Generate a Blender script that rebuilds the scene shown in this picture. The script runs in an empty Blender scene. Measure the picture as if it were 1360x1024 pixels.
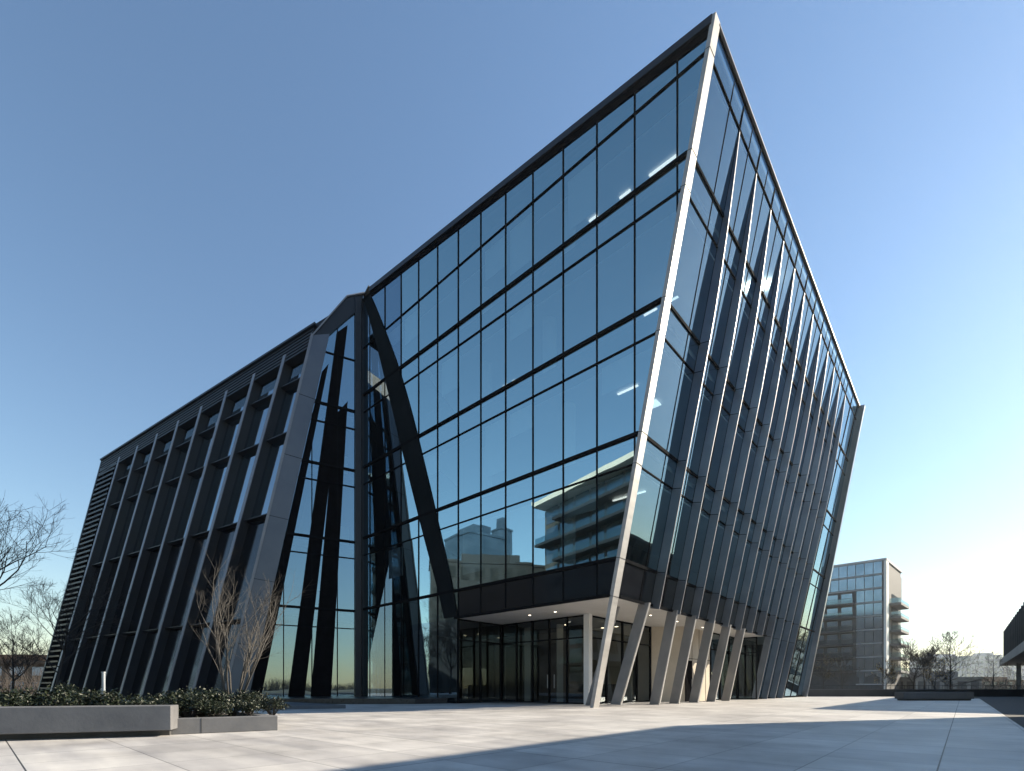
import bpy, bmesh, math, random
from mathutils import Vector, Matrix
random.seed(7)
R = math.radians
scene = bpy.context.scene
col = scene.collection
V = Vector

# ------------------------------------------------------------------ camera, light, sky
cam_d = bpy.data.cameras.new('camera'); cam = bpy.data.objects.new('camera', cam_d); col.objects.link(cam)
cam.location = (0, 0, .9); cam.rotation_euler = (R(90), 0, 0)
cam_d.sensor_width = 36; cam_d.lens = 36*656/1360
cam_d.shift_y = (914-512)/1360; cam_d.shift_x = 0
cam_d.clip_end = 5000; cam_d.clip_start = .05
scene.camera = cam

SUN_EL = 27.0
SUN_AZ = (.95, .31)
ang = math.atan2(SUN_AZ[0], SUN_AZ[1])           # clockwise from +Y
sd = V((math.sin(ang)*math.cos(R(SUN_EL)), math.cos(ang)*math.cos(R(SUN_EL)), math.sin(R(SUN_EL))))
sun_d = bpy.data.lights.new('sun', 'SUN'); sun = bpy.data.objects.new('sun', sun_d); col.objects.link(sun)
sun_d.energy = 5.0; sun_d.angle = R(.53); sun_d.color = (1, .87, .68)
sun.location = (60, 20, 60)
sun.rotation_euler = (-sd).to_track_quat('-Z', 'Y').to_euler()
world = bpy.data.worlds.new('World'); scene.world = world; world.use_nodes = True
nt = world.node_tree
bg = nt.nodes['Background']
sky = nt.nodes.new('ShaderNodeTexSky'); sky.sky_type = 'NISHITA'; sky.sun_disc = False
sky.sun_elevation = R(SUN_EL); sky.sun_rotation = ang
sky.air_density = 1.4; sky.dust_density = .22; sky.ozone_density = 3.3; sky.altitude = 0
nt.links.new(sky.outputs[0], bg.inputs[0]); bg.inputs[1].default_value = .090
scene.view_settings.view_transform = 'Standard'; scene.view_settings.look = 'None'
scene.view_settings.exposure = 1.05; scene.view_settings.gamma = 1
scene.render.engine = 'CYCLES'
cy = scene.cycles
cy.max_bounces = 10; cy.transparent_max_bounces = 16; cy.glossy_bounces = 5; cy.diffuse_bounces = 3
cy.use_denoising = True
cy.sample_clamp_indirect = 6

# ------------------------------------------------------------------ materials
def new_mat(name):
    m = bpy.data.materials.new(name); m.use_nodes = True
    n = m.node_tree.nodes; l = m.node_tree.links
    return m, n, l, n['Principled BSDF']

def noise_mat(name, c1, c2, scale=3.0, rough=.6, metal=0.0, bump=0.0, detail=6, rough_var=.12, stretch=(1,1,1), bscale=None, spec=.5):
    m, n, l, p = new_mat(name)
    tc = n.new('ShaderNodeTexCoord'); mp = n.new('ShaderNodeMapping'); mp.inputs['Scale'].default_value = stretch
    l.new(tc.outputs['Object'], mp.inputs[0])
    no = n.new('ShaderNodeTexNoise'); no.inputs['Scale'].default_value = scale; no.inputs['Detail'].default_value = detail
    no.inputs['Roughness'].default_value = .6
    l.new(mp.outputs[0], no.inputs['Vector'])
    cr = n.new('ShaderNodeValToRGB'); cr.color_ramp.elements[0].position = .32; cr.color_ramp.elements[1].position = .68
    cr.color_ramp.elements[0].color = (*c1, 1); cr.color_ramp.elements[1].color = (*c2, 1)
    l.new(no.outputs['Fac'], cr.inputs[0]); l.new(cr.outputs[0], p.inputs['Base Color'])
    mr = n.new('ShaderNodeMapRange'); mr.inputs['To Min'].default_value = rough-rough_var; mr.inputs['To Max'].default_value = rough+rough_var
    l.new(no.outputs['Fac'], mr.inputs[0]); l.new(mr.outputs[0], p.inputs['Roughness'])
    p.inputs['Metallic'].default_value = metal
    p.inputs['Specular IOR Level'].default_value = spec
    if spec < .2: p.inputs['IOR'].default_value = 1.08
    if bump:
        n2 = n.new('ShaderNodeTexNoise'); n2.inputs['Scale'].default_value = bscale or scale*12; n2.inputs['Detail'].default_value = 4
        l.new(mp.outputs[0], n2.inputs['Vector'])
        b = n.new('ShaderNodeBump'); b.inputs['Strength'].default_value = bump; b.inputs['Distance'].default_value = .02
        l.new(n2.outputs['Fac'], b.inputs['Height']); l.new(b.outputs[0], p.inputs['Normal'])
    return m

def glass_mat(name, refl, base, trans, wav=.0):
    m, n, l, p = new_mat(name); n.remove(p)
    out = n['Material Output']
    fr = n.new('ShaderNodeLayerWeight'); fr.inputs['Blend'].default_value = .5
    pw = n.new('ShaderNodeMath'); pw.operation = 'POWER'; pw.inputs[1].default_value = 4.5
    mr = n.new('ShaderNodeMapRange')
    mr.inputs['To Min'].default_value = base; mr.inputs['To Max'].default_value = 1
    l.new(fr.outputs['Facing'], pw.inputs[0]); l.new(pw.outputs[0], mr.inputs[0])
    gl = n.new('ShaderNodeBsdfGlossy'); gl.inputs['Color'].default_value = (*refl, 1); gl.inputs['Roughness'].default_value = .012
    tr = n.new('ShaderNodeBsdfTransparent'); tr.inputs['Color'].default_value = (*trans, 1)
    mx = n.new('ShaderNodeMixShader')
    l.new(mr.outputs[0], mx.inputs[0]); l.new(tr.outputs[0], mx.inputs[1]); l.new(gl.outputs[0], mx.inputs[2])
    l.new(mx.outputs[0], out.inputs['Surface'])
    if wav:
        tc = n.new('ShaderNodeTexCoord'); no = n.new('ShaderNodeTexNoise'); no.inputs['Scale'].default_value = .55; no.inputs['Detail'].default_value = 1
        l.new(tc.outputs['Object'], no.inputs['Vector'])
        b = n.new('ShaderNodeBump'); b.inputs['Strength'].default_value = wav; b.inputs['Distance'].default_value = .02
        l.new(no.outputs['Fac'], b.inputs['Height']); l.new(b.outputs[0], gl.inputs['Normal'])
    return m

def emit_mat(name, c, s):
    m, n, l, p = new_mat(name)
    p.inputs['Base Color'].default_value = (*c, 1); p.inputs['Emission Color'].default_value = (*c, 1); p.inputs['Emission Strength'].default_value = s
    return m

M = {}
M['glass'] = glass_mat('blue curtain wall glass', (.63, .86, .88), .60, (.50, .62, .66), .10)
M['side_glass'] = glass_mat('side curtain wall glass', (.54, .79, .97), .18, (.21, .30, .35), .2)
M['atrium_glass'] = glass_mat('atrium glass', (.58, .79, .91), .42, (.36, .46, .52), .2)
M['lobby_glass'] = glass_mat('lobby glass', (.75, .85, .9), .14, (.42, .46, .46), .1)
M['wing_glass'] = glass_mat('wing window glass', (.75, .88, .96), .42, (.25, .3, .33), .1)
M['spandrel'] = noise_mat('black spandrel glass', (.006, .007, .010), (.010, .012, .016), .8, .12, 0, 0, 3, .04)
M['mullion'] = noise_mat('black mullion aluminium', (.007, .008, .010), (.011, .012, .014), 2, .6, 0, spec=.05)
M['black'] = noise_mat('black eave shade and cladding', (.005, .005, .006), (.009, .009, .011), 2, .6, spec=.04)
M['fascia'] = noise_mat('dark grey roof cladding', (.020, .022, .027), (.030, .032, .038), 1.5, .45, .4)
M['silver'] = noise_mat('pale brushed metal', (.31, .305, .295), (.41, .40, .39), .7, .45, .15, .04, 5, .08, (1, 1, 4))
M['fin'] = noise_mat('grey fin aluminium', (.155, .185, .235), (.225, .26, .315), .5, .33, .85, .02, 5, .08)
M['raker'] = noise_mat('grey steel raking column', (.19, .195, .205), (.27, .27, .275), .8, .45, .45, .03, 6, .1)
M['charcoal'] = noise_mat('charcoal fin cladding', (.026, .028, .034), (.036, .038, .046), .5, .5, .25, .02)
M['cap'] = noise_mat('grey fin edge cap', (.20, .20, .22), (.28, .275, .29), .7, .45, .4)
M['frame_grey'] = noise_mat('slate grey portal cladding', (.105, .115, .14), (.145, .155, .18), .35, .42, .5, .02)
M['band'] = noise_mat('dark steel portal leg', (.009, .012, .014), (.015, .019, .022), .6, .5, 0, spec=.12)
M['soffit'] = noise_mat('pale soffit panel', (.52, .50, .47), (.58, .56, .53), 1.2, .7)
M['slab'] = noise_mat('interior floor', (.10, .11, .12), (.14, .15, .16), .6, .8)
M['ceil'] = noise_mat('interior ceiling', (.45, .46, .47), (.5, .51, .52), .6, .8)
M['core'] = noise_mat('interior core wall', (.13, .14, .15), (.20, .21, .22), .25, .8)
M['beige'] = noise_mat('beige lobby wall', (.46, .40, .32), (.54, .48, .39), .8, .7)
M['white'] = noise_mat('white painted column', (.70, .70, .68), (.76, .76, .74), 1, .55)
M['dark_wood'] = noise_mat('dark reception joinery', (.03, .025, .02), (.06, .05, .04), 2, .5)
M['strip_lamp'] = emit_mat('strip lamp', (1, .93, .82), 1.5)
M['spot_lamp'] = emit_mat('downlight lamp', (1, .86, .66), 3)
M['warm_lamp'] = emit_mat('lobby lamp', (1, .78, .5), 4)
M['concrete'] = noise_mat('planter concrete', (.11, .113, .12), (.17, .17, .175), 1.6, .75, 0, .12, 9, .1)
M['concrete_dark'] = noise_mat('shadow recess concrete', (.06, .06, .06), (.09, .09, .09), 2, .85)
M['granite'] = noise_mat('black granite', (.012, .013, .016), (.03, .032, .036), 9, .3, 0, 0, 8)
M['bench'] = noise_mat('dark grey bench concrete', (.075, .085, .10), (.11, .12, .135), 1.4, .6, 0, .05)
M['wall_dark'] = noise_mat('dark boundary wall', (.035, .037, .042), (.06, .062, .066), .8, .7)
M['soil'] = noise_mat('planting soil', (.02, .016, .012), (.045, .035, .026), 5, .95, 0, .4)
M['bark'] = noise_mat('grey bark', (.06, .05, .042), (.12, .10, .085), 6, .85, 0, .3, 6, .1, (1, 1, .3))
M['bark_dark'] = noise_mat('dark bark', (.028, .024, .022), (.06, .05, .044), 6, .9, 0, .3, 6, .1, (1, 1, .3))
M['bark_warm'] = noise_mat('warm brown bark', (.045, .042, .038), (.08, .073, .065), 7, .8, 0, .3, 6, .1, (1, 1, .3))
M['leaf'] = noise_mat('dark evergreen leaf', (.008, .015, .007), (.02, .03, .012), 14, .5, 0, 0, 3, .1)
M['leaf_yellow'] = noise_mat('yellow autumn leaf', (.34, .22, .04), (.45, .34, .07), 3, .6)
M['leaf_olive'] = noise_mat('olive autumn leaf', (.10, .095, .03), (.17, .14, .05), 3, .6)
M['pale_post'] = noise_mat('pale blue grey post', (.38, .42, .46), (.46, .50, .54), 2, .4, .3)
M['far_glass'] = noise_mat('far block glazing', (.13, .185, .23), (.24, .31, .37), .22, .10, .85, 0, 4, .05)
M['pav_glass'] = noise_mat('dark pavilion glazing', (.02, .024, .028), (.04, .045, .05), .5, .35, 0, 0, 4, .05, spec=.1)
M['far_dark'] = noise_mat('far block dark slab', (.04, .042, .045), (.07, .072, .075), .6, .7)
M['far_grey'] = noise_mat('far block grey panel', (.27, .28, .30), (.36, .37, .385), .4, .6)
M['far_wall'] = noise_mat('far block concrete wall', (.13, .13, .13), (.22, .215, .21), .35, .8)
M['far_white'] = noise_mat('far block white panel', (.58, .57, .55), (.68, .67, .65), .4, .6)
M['rail_glass'] = glass_mat('balcony rail glass', (.6, .7, .75), .12, (.6, .7, .72))
M['brown'] = noise_mat('brown brick block', (.17, .105, .065), (.27, .175, .11), .3, .85)
M['hazed_block'] = noise_mat('tower render with haze in its colour', (.42, .43, .45), (.50, .51, .53), .12, .85)  # distance haze put into the colour, on top of the thin air box
M['pav_dark'] = noise_mat('dark pavilion cladding', (.05, .053, .06), (.08, .083, .09), .5, .55, .2)
M['pav_grey'] = noise_mat('grey pavilion concrete', (.20, .20, .205), (.28, .28, .28), .6, .7)
M['steel'] = noise_mat('dark railing steel', (.03, .03, .033), (.05, .05, .052), 3, .5, .4)
M['hedge_far'] = noise_mat('far scrub', (.03, .03, .018), (.08, .065, .035), .6, .9)

def plaza_mat():
    m, n, l, p = new_mat('plaza concrete paving')
    tc = n.new('ShaderNodeTexCoord'); mp = n.new('ShaderNodeMapping'); mp.inputs['Location'].default_value = (-.21, .4, 0)
    l.new(tc.outputs['Object'], mp.inputs[0])
    def brick(w, h, mortar, off):
        b = n.new('ShaderNodeTexBrick'); b.offset = off; b.squash = 1
        b.inputs['Scale'].default_value = 1; b.inputs['Brick Width'].default_value = w; b.inputs['Row Height'].default_value = h
        b.inputs['Mortar Size'].default_value = mortar; b.inputs['Mortar Smooth'].default_value = .3; b.inputs['Bias'].default_value = 0
        l.new(mp.outputs[0], b.inputs['Vector']); return b
    b1 = brick(1.15, 1.2, .007, 0); b1.inputs['Color1'].default_value = (.85, .85, .86, 1); b1.inputs['Color2'].default_value = (1.08, 1.08, 1.07, 1); b1.inputs['Mortar'].default_value = (.34, .34, .34, 1)
    b2 = brick(4.6, 4.8, .010, 0); b2.inputs['Color1'].default_value = (1, 1, 1, 1); b2.inputs['Color2'].default_value = (1, 1, 1, 1); b2.inputs['Mortar'].default_value = (.22, .22, .22, 1)
    no = n.new('ShaderNodeTexNoise'); no.inputs['Scale'].default_value = .9; no.inputs['Detail'].default_value = 9; no.inputs['Roughness'].default_value = .65
    l.new(tc.outputs['Object'], no.inputs['Vector'])
    mp2 = n.new('ShaderNodeMapping'); mp2.inputs['Scale'].default_value = (.35, 2.2, 1); l.new(tc.outputs['Object'], mp2.inputs[0])
    no2 = n.new('ShaderNodeTexNoise'); no2.inputs['Scale'].default_value = 1.3; no2.inputs['Detail'].default_value = 6; l.new(mp2.outputs[0], no2.inputs['Vector'])
    cr = n.new('ShaderNodeValToRGB'); cr.color_ramp.elements[0].position = .3; cr.color_ramp.elements[1].position = .7
    cr.color_ramp.elements[0].color = (.46, .445, .43, 1); cr.color_ramp.elements[1].color = (.63, .61, .585, 1)
    l.new(no.outputs['Fac'], cr.inputs[0])
    cr2 = n.new('ShaderNodeValToRGB'); cr2.color_ramp.elements[0].position = .3; cr2.color_ramp.elements[1].position = .7
    cr2.color_ramp.elements[0].color = (.78, .78, .80, 1); cr2.color_ramp.elements[1].color = (1.05, 1.05, 1.04, 1)
    l.new(no2.outputs['Fac'], cr2.inputs[0])
    n5 = n.new('ShaderNodeTexNoise'); n5.inputs['Scale'].default_value = .22; n5.inputs['Detail'].default_value = 8; n5.inputs['Roughness'].default_value = .7; l.new(tc.outputs['Object'], n5.inputs['Vector'])
    cr5 = n.new('ShaderNodeValToRGB'); cr5.color_ramp.elements[0].position = .36; cr5.color_ramp.elements[1].position = .56
    cr5.color_ramp.elements[0].color = (.80, .79, .78, 1); cr5.color_ramp.elements[1].color = (1.03, 1.03, 1.03, 1)
    l.new(n5.outputs['Fac'], cr5.inputs[0])
    cur = cr.outputs[0]
    for o in (cr2.outputs[0], cr5.outputs[0], b1.outputs['Color'], b2.outputs['Color']):
        mx = n.new('ShaderNodeMix'); mx.data_type = 'RGBA'; mx.blend_type = 'MULTIPLY'; mx.inputs[0].default_value = 1
        l.new(cur, mx.inputs[6]); l.new(o, mx.inputs[7]); cur = mx.outputs[2]
    l.new(cur, p.inputs['Base Color'])
    mr = n.new('ShaderNodeMapRange'); mr.inputs['To Min'].default_value = .42; mr.inputs['To Max'].default_value = .72
    l.new(no2.outputs['Fac'], mr.inputs[0]); l.new(mr.outputs[0], p.inputs['Roughness'])
    n3 = n.new('ShaderNodeTexNoise'); n3.inputs['Scale'].default_value = 40; n3.inputs['Detail'].default_value = 4; l.new(tc.outputs['Object'], n3.inputs['Vector'])
    ad = n.new('ShaderNodeMath'); ad.operation = 'MULTIPLY_ADD'; ad.inputs[1].default_value = -3; l.new(b2.outputs['Fac'], ad.inputs[0]); l.new(n3.outputs['Fac'], ad.inputs[2])
    bp = n.new('ShaderNodeBump'); bp.inputs['Strength'].default_value = .12; bp.inputs['Distance'].default_value = .01
    l.new(ad.outputs[0], bp.inputs['Height']); l.new(bp.outputs[0], p.inputs['Normal'])
    return m
M['plaza'] = plaza_mat()
M['asphalt'] = noise_mat('asphalt', (.035, .035, .037), (.06, .06, .062), 3, .85, 0, .25, 8)
M['ground'] = noise_mat('dull winter ground', (.07, .065, .045), (.12, .11, .08), .2, .95, 0, .2, 8)

# ------------------------------------------------------------------ mesh helpers
def bevel_normals(bm): bmesh.ops.recalc_face_normals(bm, faces=bm.faces)

class MB:
    def __init__(s): s.v = []; s.f = []; s.smooth = False
    def poly(s, pts):
        i = len(s.v); s.v += [V(p) for p in pts]; s.f.append(tuple(range(i, i+len(pts))))
    def prism(s, pts, off):
        off = V(off); i = len(s.v); n = len(pts)
        s.v += [V(p) for p in pts] + [V(p)+off for p in pts]
        s.f.append(tuple(range(i, i+n))); s.f.append(tuple(reversed(range(i+n, i+2*n))))
        for k in range(n):
            k2 = (k+1) % n; s.f.append((i+k, i+k2, i+n+k2, i+n+k))
    def bar(s, p, q, a, b):
        "box from p to q whose section spans vectors a and b (centred)"
        p, q, a, b = V(p), V(q), V(a)/2, V(b)/2
        s.prism([p-a-b, p+a-b, p+a+b, p-a+b], q-p)
    def box(s, c, sz, rz=0):
        c = V(c); rot = Matrix.Rotation(rz, 3, 'Z')
        x = rot @ V((sz[0], 0, 0)); y = rot @ V((0, sz[1], 0))
        s.prism([c-x/2-y/2, c+x/2-y/2, c+x/2+y/2, c-x/2+y/2], (0, 0, sz[2]))
    def tube(s, pts, rad, n=5):
        base = len(s.v); prev = None
        for k, p in enumerate(pts):
            d = (pts[min(k+1, len(pts)-1)] - pts[max(k-1, 0)])
            if d.length < 1e-6: d = V((0, 0, 1))
            d.normalize()
            a = d.orthogonal().normalized() if prev is None else (prev - d*prev.dot(d))
            if a.length < 1e-5: a = d.orthogonal()
            a.normalize(); prev = a
            b = d.cross(a)
            for j in range(n):
                t = 2*math.pi*j/n
                s.v.append(p + (a*math.cos(t)+b*math.sin(t))*rad[k])
        for k in range(len(pts)-1):
            for j in range(n):
                j2 = (j+1) % n
                s.f.append((base+k*n+j, base+k*n+j2, base+(k+1)*n+j2, base+(k+1)*n+j))
        s.f.append(tuple(reversed(range(base, base+n)))); e = base+(len(pts)-1)*n
        s.f.append(tuple(range(e, e+n)))
    def build(s, name, mat, parent=None, org=(0, 0, 0), bevel=0, smooth=False):
        org = V(org)
        me = bpy.data.meshes.new(name); me.from_pydata([tuple(p-org) for p in s.v], [], s.f)
        bm = bmesh.new(); bm.from_mesh(me); bmesh.ops.recalc_face_normals(bm, faces=bm.faces)
        if bevel:
            bmesh.ops.bevel(bm, geom=list(bm.edges), offset=bevel, segments=1, affect='EDGES', clamp_overlap=True)
        bm.to_mesh(me); bm.free()
        if smooth: me.polygons.foreach_set('use_smooth', [True]*len(me.polygons))
        me.materials.append(mat)
        o = bpy.data.objects.new(name, me); col.objects.link(o)
        if parent is not None: o.parent = parent
        else: o.location = org
        return o

def tag(o, label=None, cat=None, group=None, kind=None):
    if label: o['label'] = label
    if cat: o['category'] = cat
    if group: o['group'] = group
    if kind: o['kind'] = kind
    return o
def empty(name, loc, rz=0, **kw):
    o = bpy.data.objects.new(name, None); col.objects.link(o); o.location = loc; o.rotation_euler = (0, 0, rz)
    o.empty_display_size = .5
    return tag(o, **kw)
def copy_tree(o, parent=None):
    c = o.copy(); col.objects.link(c)
    if parent is not None: c.parent = parent
    for ch in [x for x in bpy.data.objects if x.parent == o]: copy_tree(ch, c)
    return c
def clip(poly, a, b, c):
    "keep points of a 2-d polygon with a*x+b*y+c >= 0"
    out = []
    for i in range(len(poly)):
        p, q = poly[i], poly[(i+1) % len(poly)]
        dp, dq = a*p[0]+b*p[1]+c, a*q[0]+b*q[1]+c
        if dp >= 0: out.append(p)
        if dp*dq < 0:
            t = dp/(dp-dq); out.append((p[0]+t*(q[0]-p[0]), p[1]+t*(q[1]-p[1])))
    return out
def area2(p):
    return abs(sum(p[i][0]*p[(i+1) % len(p)][1]-p[(i+1) % len(p)][0]*p[i][1] for i in range(len(p))))/2 if len(p) > 2 else 0

# ------------------------------------------------------------------ THE OFFICE BUILDING
P0 = V((3.70, 22.70, 0)); DU = V((-.7383, .6745, 0)); DV = V((.6749, .7379, 0)); UP = V((0, 0, 1))
def W(u, v, z): return P0 + DU*u + DV*v + UP*z
LEAN = 5.50/26.7
ROOF = 26.7
def zroof(u): return 26.7 + .114*max(u+5.5, 0)
B = empty('office_building', P0, label='large dark glass office building with a sharp leaning prow and slanted metal fins', cat='building')
def part(mb, name, mat, parent=None, **k): return mb.build(name, M[mat], parent or B, P0, **k)

def tilt_poly(pts, n, amt):
    "a pane sits a touch out of true: pushes the corners of a planar polygon"
    c = sum(pts, V((0, 0, 0)))/len(pts); ax = random.gauss(0, amt); ay = random.gauss(0, amt)
    e1 = n.orthogonal().normalized(); e2 = n.cross(e1)
    return [p + n*((p-c).dot(e1)*ax + (p-c).dot(e2)*ay) for p in pts]

# --- front curtain wall (plane v = 0)
LV = [5.0, 6.64, 10.55, 11.8, 15.7, 16.95, 20.95, 22.2, 25.6]
THICK = {6.64, 11.8, 16.95, 22.2}
US = [-5.95] + [-4.044+1.902*k for k in range(13)] + [19.94]
def in_front(poly):      # right of the prow line is cut away
    return clip(poly, 1, LEAN, -.12)
fw = MB()
NF = -DV
for i, u in enumerate(US[1:-1]):
    zb = 5.0 if u < 9.3 else 0.0
    zlo = max(zb, -u/LEAN + .5) if u < 0 else zb
    fw.bar(W(u, -.02, zlo), W(u, -.02, zroof(u)-.5), DU*.05, DV*.05)
for z in LV[1:] + [0.0]:
    u0 = -LEAN*z + .1; h = .155 if z in THICK else .05
    if z == 0.0: u0 = 9.39; h = .1
    o = -.025 if z in THICK else -.02
    zz = z + (.05 if z == 0 else 0)
    fw.bar(W(u0, o, zz), W(19.9, o, zz), DV*(.13 if z in THICK else .08), UP*h)
fw.bar(W(-1.0, -.05, 5.04), W(9.5, -.05, 5.04), DV*.2, UP*.12)
cwf = part(fw, 'front_curtain_wall', 'mullion')
cwf['label'] = 'black mullion grid of the front glass wall'
rows = list(zip(LV[:-1], LV[1:])) + [(25.6, None)]
for (za, zb) in rows:
    for ua, ub in zip(US[:-1], US[1:]):
        q = [(ua, za), (ub, za), (ub, zb if zb else zroof(ub)-.5), (ua, zb if zb else zroof(ua)-.5)]
        q = in_front(q)
        if area2(q) < .05: continue
        sp = za == 5.0 and ub < 9.6
        mb = MB(); n = NF
        mb.poly(tilt_poly([W(a, 0, b) for a, b in q], n, .0013))
        vis = (zb or 30) - za > 2
        part(mb, 'spandrel_panel' if sp else ('glass_pane' if vis else 'transom_pane'), 'spandrel' if sp else ('atrium_glass' if ua > 14 else 'glass'), cwf)
for ua, ub in zip(US[:-1], US[1:]):      # ground storey of the notch
    if ub < 9.6: continue
    mb = MB(); ua2 = max(ua, 9.39)
    mb.poly(tilt_poly([W(ua2, 0, 0.05), W(ub, 0, 0.05), W(ub, 0, 5.0), W(ua2, 0, 5.0)], NF, .0006))
    part(mb, 'glass_pane', 'atrium_glass', cwf)

# --- roof edge over the front
mb = MB(); a, b = -5.6, 18.65
mb.prism([W(a+.35, -.05, zroof(a)-.56), W(b+.9, -.05, zroof(b+.9)-.62), W(b+.9, -.05, zroof(b+.9)-.3), W(a+.2, -.05, zroof(a)-.3)], DV*.4)
part(mb, 'eave_shade_band', 'black')  # black band draws the shade under the eave
mb = MB()
mb.prism([W(-5.43, -.16, zroof(-5.5)-.30), W(b, -.16, zroof(b)-.30), W(b, -.16, zroof(b)), W(-5.49, -.16, 26.7)], DV*.5)
part(mb, 'roof_fascia', 'fascia')
# --- roof slab + rear wall
mb = MB()
uz = -LEAN*26
mb.prism([W(-5.3, .35, 26.3), W(19.9, .35, 26.3), W(24, 35, 26.3), W(-5.3, 35.2, 26.3)], UP*.3)
mb.prism([W(-5.3, .35, 26.62), W(18.6, .35, 29.2), W(19.9, .35, 29.2), W(24, 6, 29.2), W(-5.3, 6, 26.62)], UP*.05)
part(mb, 'roof', 'fascia')
mb = MB()
mb.prism([W(20.2, 3, 0), W(24, 35.5, 0), W(24, 35.5, 26.3), W(20.2, 3, 26.3)], DU*.3)
mb.prism([W(24, 38, 0), W(.4, 39, 0), W(-5.0, 34.9, 26.2), W(24, 34.9, 26.2)], DV*.3)
part(mb, 'rear_wall', 'charcoal')

# --- side curtain wall (leans out over the plaza)
NS = (-DU - UP*LEAN).normalized()          # outward
def S(v, z, o=0.0): return P0 + DU*(-LEAN*z) + DV*v + UP*z + NS*o
def vend(z): return 39.8 - 4.2*z/26.7
FV = [3.65+2.412*k for k in range(12)]
VS = [0.0]
for k, f in enumerate(FV):
    VS.append(f)
VS += [32.6, 35.0, 37.4, 40.5]
SLV = [0.0] + LV + [26.55]
sw = MB()
half = [f-1.2 for f in FV]
for v in VS[1:-1] + half:
    z0 = 5.0 if v < 23 else 0.05
    z1 = 26.5 if v < 35.4 else (39.8-v)/4.2*26.7-.3
    thin = v in half
    if thin: sw.bar(S(v, z0, .01), S(v, z1, .01), DV*.025, NS*.03)
    else: sw.bar(S(v, z0, .02), S(v, z1, .02), DV*.04, NS*.05)
for z in LV[1:]:
    h = .15 if z in THICK else .07
    sw.bar(S(.5, z, .015), S(vend(z), z, .015), NS*(.07 if z in THICK else .05), UP*h)
sw.bar(S(.5, 5.04, .05), S(23, 5.04, .05), NS*.2, UP*.12)
sw.bar(S(23, .06, .05), S(vend(0), .06, .05), NS*.2, UP*.12)
cws = part(sw, 'side_curtain_wall', 'mullion')
cws['label'] = 'black mullion grid of the leaning side glass wall'
for za, zb in zip(SLV[:-1], SLV[1:]):
    for va, vb in zip(VS[:-1], VS[1:]):
        if za == 0.0 and va < 22: continue
        q = [(va, za), (vb, za), (vb, zb), (va, zb)]
        q = clip(q, -1, -4.2/26.7, 39.75)
        if area2(q) < .05: continue
        if va < .1: q = clip(q, 1, 0, -.12)
        mb = MB(); mb.poly(tilt_poly([S(a, b) for a, b in q], NS, .0012))
        sp = za == 5.0
        part(mb, 'spandrel_panel' if sp else ('glass_pane' if zb-za > 2 else 'transom_pane'), 'spandrel' if sp and va < 21 else 'side_glass', cws)
# roof edge of the side, thin
mb = MB(); mb.bar(S(.3, 26.66, .06), S(vend(26.6), 26.66, .06), NS*.14, UP*.07); part(mb, 'roof_fascia', 'cap')
mb = MB(); mb.bar(S(.5, 26.56, .02), S(vend(26.4)-.2, 26.56, .02), NS*.06, UP*.09); part(mb, 'roof_edge_shade_strip', 'black')  # black strip stands in for shade below the side roof edge
# end post of the side wall
mb = MB()
e0 = S(vend(0), 0, .1); e1 = S(vend(26.7), 26.72, .1)
mb.bar(e0, e1, DV*.42, NS*.75); part(mb, 'end_post', 'fin')

# --- prow beam
mb = MB()
d = .36
pts = lambda z, t=0: [S(-.11, z, .12), S(d, z, .12), S(d, z, -.12), S(-.11, z, -.06)]
p0, p1 = pts(0.0), pts(26.72)
i = len(mb.v); mb.v += p0 + p1
p1t = [p + V((0, 0, 0)) for p in p1]
mb.f += [(0, 1, 2, 3), (7, 6, 5, 4)] + [(k, (k+1) % 4, 4+(k+1) % 4, 4+k) for k in range(4)]
prow = part(mb, 'prow_beam', 'silver')
mb = MB()
for z in [5.0, 6.64, 10.55, 11.8, 15.7, 16.95, 20.95, 22.2, 25.6]:
    mb.bar(S(-.113, z, .015), S(d+.003, z, .02), NS*.226, UP*.02)
part(mb, 'panel_joint', 'mullion', prow)

# --- fins of the side wall
for k, v in enumerate(FV):
    D = .47
    zb = 4.9 if v < 22.5 else .02
    tp = [(17+8.55*t/8, D*(1-(t/8)**1.6)+.03) for t in range(9)]
    prof = [(zb, .02), (zb, D+.03)] + tp + [(25.55, .02)]
    mb = MB(); mb.prism([S(v-.03, z, o) for z, o in prof], DV*.06)
    fo = part(mb, 'facade_fin', 'fin')
    mb = MB()
    cp = [(zb, D+.033)] + [(z, o+.003) for z, o in tp]
    for (z0, o0), (z1, o1) in zip(cp[:-1], cp[1:]):
        mb.bar(S(v+.0, z0, o0), S(v+.0, z1, o1), DV*.055, NS*.012)
    part(mb, 'edge_strip', 'cap', fo)
    mb = MB()
    for z in LV[:-1]:
        if z > zb+.1 and z < 18: mb.bar(S(v-.032, z, .03), S(v-.032, z, D-.02), DV*.008, UP*.03)
    if mb.v: part(mb, 'panel_joint', 'mullion', fo)

# --- raking columns under the overhang
for v, sh in [(2.69, .45), (6.0, 0), (8.48, 0), (11.27, 0), (14.1, 0), (16.9, 0)]:
    mb = MB()
    b0 = S(v, 0, .1-sh); b1 = S(v+.15 if sh else v, 5.05, .1)
    mb.bar(b0, b1, DV*.22, DU*.54)
    rc = part(mb, 'raking_column', 'raker')
    mb = MB(); t = (b1-b0)
    mb.bar(b0 - DU*.278, b1 - DU*.278, DV*.12, DU*.016); part(mb, 'edge_strip', 'silver', rc)
    mb = MB(); mb.box(b0 - UP*.0, (.8, .5, .03), math.atan2(DU.y, DU.x)); part(mb, 'base_plate', 'raker', rc)
mb = MB(); mb.bar(W(1.9, 4.1-1.6, 0), W(.2, 4.1-1.6, 4.95), DV*.16, DU*.26); part(mb, 'slender_strut', 'raker')

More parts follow.
